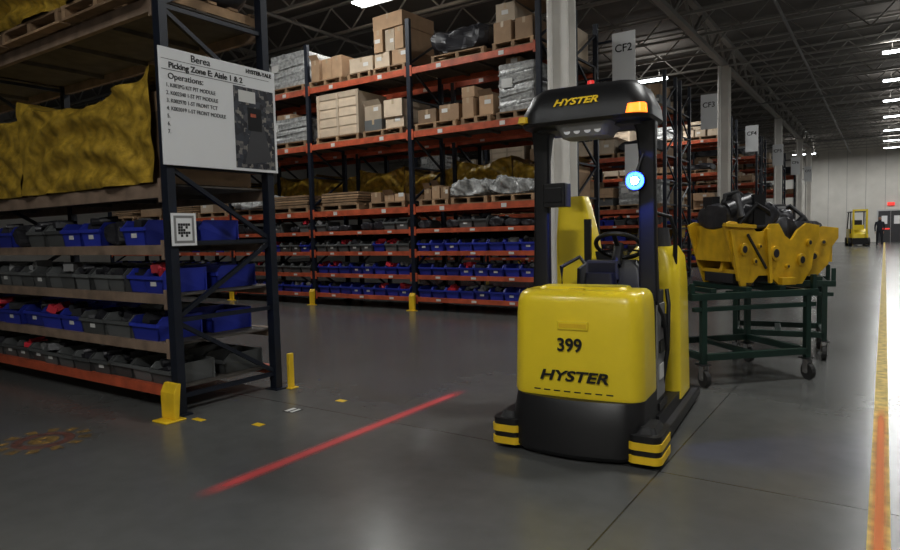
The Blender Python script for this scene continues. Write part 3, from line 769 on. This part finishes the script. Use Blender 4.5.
def casting(loc, rz, sc=(1, 1, 1), L=1.15, W=.6):
    p = empty('forklift_frame', loc, rz); p.scale = sc; mb = MB()
    out = [(-.08, .50), (.0, .53), (.25, .50), (.33, .44), (.42, .44), (.5, .50), (.62, .50), (.70, .40), (.78, .36), (.86, .44), (.98, .50), (L, .48), (L, .38), (L-.06, .3), (L-.1, .12), (L-.22, .0), (.62, .0), (.5, .08), (.36, .08), (.26, .0), (.14, .0), (.06, .16), (.0, .3)]
    for y in (0, W-.03): mb.prism(out, y, y+.03, 'cast')
    mb.box(0.02, .06, .03, W-.03, .2, .5, 'cast'); mb.box(.1, L-.25, .03, W-.03, .1, .13, 'cast'); mb.box(L-.1, L-.06, .03, W-.03, .14, .42, 'cast')
    mb.box(.42, .46, .03, W-.03, .1, .42, 'cast')
    for x, z, r in ((.16, .3, .05), (.56, .26, .06), (.9, .2, .05), (.3, .2, .025), (.72, .15, .02), (.36, .32, .02), (1.0, .34, .03)):
        mb.cyl((x, -.03, z), (x, W+.03, z), r, 'cast', 20); mb.cyl((x, -.035, z), (x, -.03, z), r*.6, 'dark', 16)
    mb.beam((-.08, -.01, .5), (.3, -.01, .48), .05, .03, 'cast'); mb.beam((.1, -.01, .05), (.0, -.01, .46), .04, .03, 'cast')
    mb.beam((.5, -.015, .02), (.46, -.015, .46), .04, .03, 'cast'); mb.beam((.2, -.02, .42), (.44, -.02, .14), .02, .02, 'dark')
    mb.box(.62, .8, -.05, 0, .0, .06, 'cast'); mb.box(.2, .3, .0, W, .0, .03, 'dark'); mb.box(.1, .95, .08, W-.08, .02, .1, 'dark')
    for k, x in enumerate((.12, .52, .86)):
        mb.prism([(x-.06, .12), (x+.06, .12), (x, .3)], .2+.05*k, .24+.05*k, 'cast')
    mb.obj('weldment', p, bevel=.004, smooth=True)
    mb = MB()
    mb.lump(.0, .68, .02, W-.05, .46, .68, 'dark', .06, 9, 3, 9, .06); mb.cyl((.02, .1, .6), (.34, .1, .68), .085, 'blackm'); mb.cyl((.2, .3, .64), (.6, .3, .64), .1, 'black')
    mb.tube([(.05, .2, .6), (.1, .2, .74), (.3, .25, .77), (.48, .2, .66), (.7, .16, .5)], .024, 'black')
    mb.tube([(.1, .0, .5), (.3, -.03, .66), (.5, .02, .6), (.62, .1, .46)], .02, 'black')
    mb.tube([(.5, .3, .66), (.65, .3, .72), (.8, .25, .6), (.9, .2, .45)], .022, 'black')
    mb.box(.3, .44, .0, .12, .5, .74, 'blackm'); mb.cyl((.52, .15, .5), (.52, .15, .64), .045, 'dgrey'); mb.cyl((.14, .0, .55), (.14, .08, .74), .04, 'dgrey')
    mb.lump(.6, 1.0, .1, W-.1, .2, .54, 'dark', .05, 8, 8, 7, .08); mb.cyl((.66, .2, .45), (.8, .25, .58), .05, 'blackm')
    mb.box(.02, .12, .3, .45, .5, .74, 'black')
    mb.obj('hydraulics', p, smooth=True)
    return p
rc = math.radians(45)
cart((-1.32, 5.95, 0), rc, 1.05, .85)
casting((-1.15, 6.22, .872), rc, (.80, 1, 1.12))
cart((-1.35, 7.6, 0), math.radians(8), .85, .7)
casting((-1.4, 7.7, .872), math.radians(8), (.88, .9, 1.05))

# ------------------------------------------------------------- far end
p = empty('forklift', (-1.25, 46.8, 0), math.radians(10))
mb = MB()
mb.loft([(.15, -.5, .5, .2, 1.9, .1), (.75, -.5, .5, .3, 1.9, .15), (1.05, -.48, .48, .7, 1.9, .15)], 'yellow')
for sx in (-1, 1):
    for y in (.35, 1.6): mb.cyl((sx*.38, y, .26), (sx*.56, y, .26), .26, 'rubber')
    mb.box(sx*.35-.05, sx*.35+.05, -.02, .08, .05, 2.25, 'yellow'); mb.box(sx*.28-.06, sx*.28+.06, -1.0, -.05, .05, .09, 'black')
    mb.beam((sx*.45, .4, .75), (sx*.42, .6, 2.1), .06, .06, 'black'); mb.beam((sx*.45, 1.7, 1.0), (sx*.42, 1.5, 2.1), .06, .06, 'black')
mb.box(-.48, .48, .5, 1.55, 2.08, 2.14, 'black'); mb.box(-.4, .4, -.05, 0, 2.15, 2.25, 'yellow'); mb.box(-.4, .4, -.07, -.02, .1, .5, 'black')
mb.box(-.25, .25, 1.0, 1.45, 1.05, 1.6, 'black'); mb.box(-.25, .25, .3, .34, 1.0, 1.3, 'yellow')
mb.obj('body', p, smooth=True)

p = empty('person', (-.25, 46.5, 0))
me = D.meshes.new('body')
J = [((0, 0, .95), .15), ((0, 0, 1.15), .13), ((0, .01, 1.38), .16), ((0, .01, 1.5), .06), ((0, -.01, 1.6), .085), ((0, -.01, 1.7), .08),
     ((.19, .01, 1.42), .06), ((.23, .02, 1.14), .045), ((.2, -.1, .9), .035), ((-.19, .01, 1.42), .06), ((-.24, .02, 1.14), .045), ((-.22, -.06, .88), .035),
     ((.1, 0, .88), .09), ((.12, -.03, .48), .06), ((.13, .03, .09), .045), ((.13, -.12, .04), .04),
     ((-.1, 0, .88), .09), ((-.12, .02, .48), .06), ((-.13, .1, .09), .045), ((-.13, -.06, .04), .04)]
E = [(0,1),(1,2),(2,3),(3,4),(4,5),(2,6),(6,7),(7,8),(2,9),(9,10),(10,11),(0,12),(12,13),(13,14),(14,15),(0,16),(16,17),(17,18),(18,19)]
me.from_pydata([j[0] for j in J], E, []); me.materials.append(M['cloth'])
o = D.objects.new('clothed_body', me); link(o, p)
sk = o.modifiers.new('skin', 'SKIN')
for i, j in enumerate(J): me.skin_vertices[0].data[i].radius = (j[1], j[1]*.8 if i < 3 else j[1])
me.skin_vertices[0].data[0].use_root = True
ss = o.modifiers.new('sub', 'SUBSURF'); ss.levels = 2; ss.render_levels = 2
mb = MB(); mb.loft([(1.55, -.05, .05, -.11, .03, .04), (1.62, -.075, .075, -.12, .08, .06), (1.7, -.075, .075, -.11, .09, .06), (1.74, -.05, .05, -.08, .06, .04)], 'skin')
mb.box(-.012, .012, -.14, -.11, 1.61, 1.65, 'skin')
for sx in (-1, 1): mb.box(sx*.03-.012, sx*.03+.012, -.125, -.115, 1.66, 1.675, 'txt'); mb.box(sx*.08-.008, sx*.08+.008, -.03, .01, 1.62, 1.68, 'skin')
mb.box(-.02, .02, -.122, -.112, 1.585, 1.593, 'red')
mb.loft([(1.68, -.08, .08, -.1, .1, .07), (1.76, -.07, .07, -.08, .09, .06), (1.78, -.03, .03, -.04, .05, .03)], 'txt')
for sx, yy, zz in ((.2, -.12, .86), (-.22, -.08, .84)):
    mb.loft([(zz-.05, sx-.02, sx+.02, yy-.04, yy+.04, .015), (zz+.03, sx-.02, sx+.02, yy-.035, yy+.035, .015)], 'skin')
    for q in range(4): mb.cyl((sx, yy-.03+q*.02, zz-.05), (sx, yy-.04+q*.02, zz-.11-.01*(q in (1, 2))), .009, 'skin', 8)
    mb.cyl((sx, yy-.04, zz), (sx, yy-.07, zz-.05), .01, 'skin', 8)
mb.obj('head_and_hands', p, smooth=True)

p = empty('door_1', (.35, YF-.03, 0)); mb = MB()
mb.box(-.85, .85, -.05, .02, 0, 2.35, 'lgrey'); mb.box(-.75, .75, -.07, -.04, 0, 2.25, 'dgrey'); mb.box(-.01, .01, -.08, -.07, 0, 2.25, 'lgrey')
mb.box(-.55, -.2, -.08, -.07, 1.3, 1.9, 'lens'); mb.box(.2, .55, -.08, -.07, 1.3, 1.9, 'lens'); mb.box(-.7, -.05, -.08, -.07, .9, 1.0, 'exit')
mb.obj('door_leaves', p)
p = empty('exit_sign', (.35, YF-.03, 2.75)); mb = MB(); mb.box(-.22, .22, -.08, .02, -.11, .11, 'exit'); mb.obj('box', p)

# ------------------------------------------------------------- camera
cam = D.cameras.new('camera'); co = D.objects.new('camera', cam); link(co)
cam.lens = 25.8; cam.sensor_width = 36; cam.clip_end = 200
Mx = Matrix.Rotation(math.radians(34), 4, 'Z') @ Matrix.Rotation(math.radians(90-3.73), 4, 'X') @ Matrix.Rotation(math.radians(-1.4), 4, 'Z')
Mx.translation = (0, 0, 1.42)
co.matrix_world = Mx
SC.camera = co
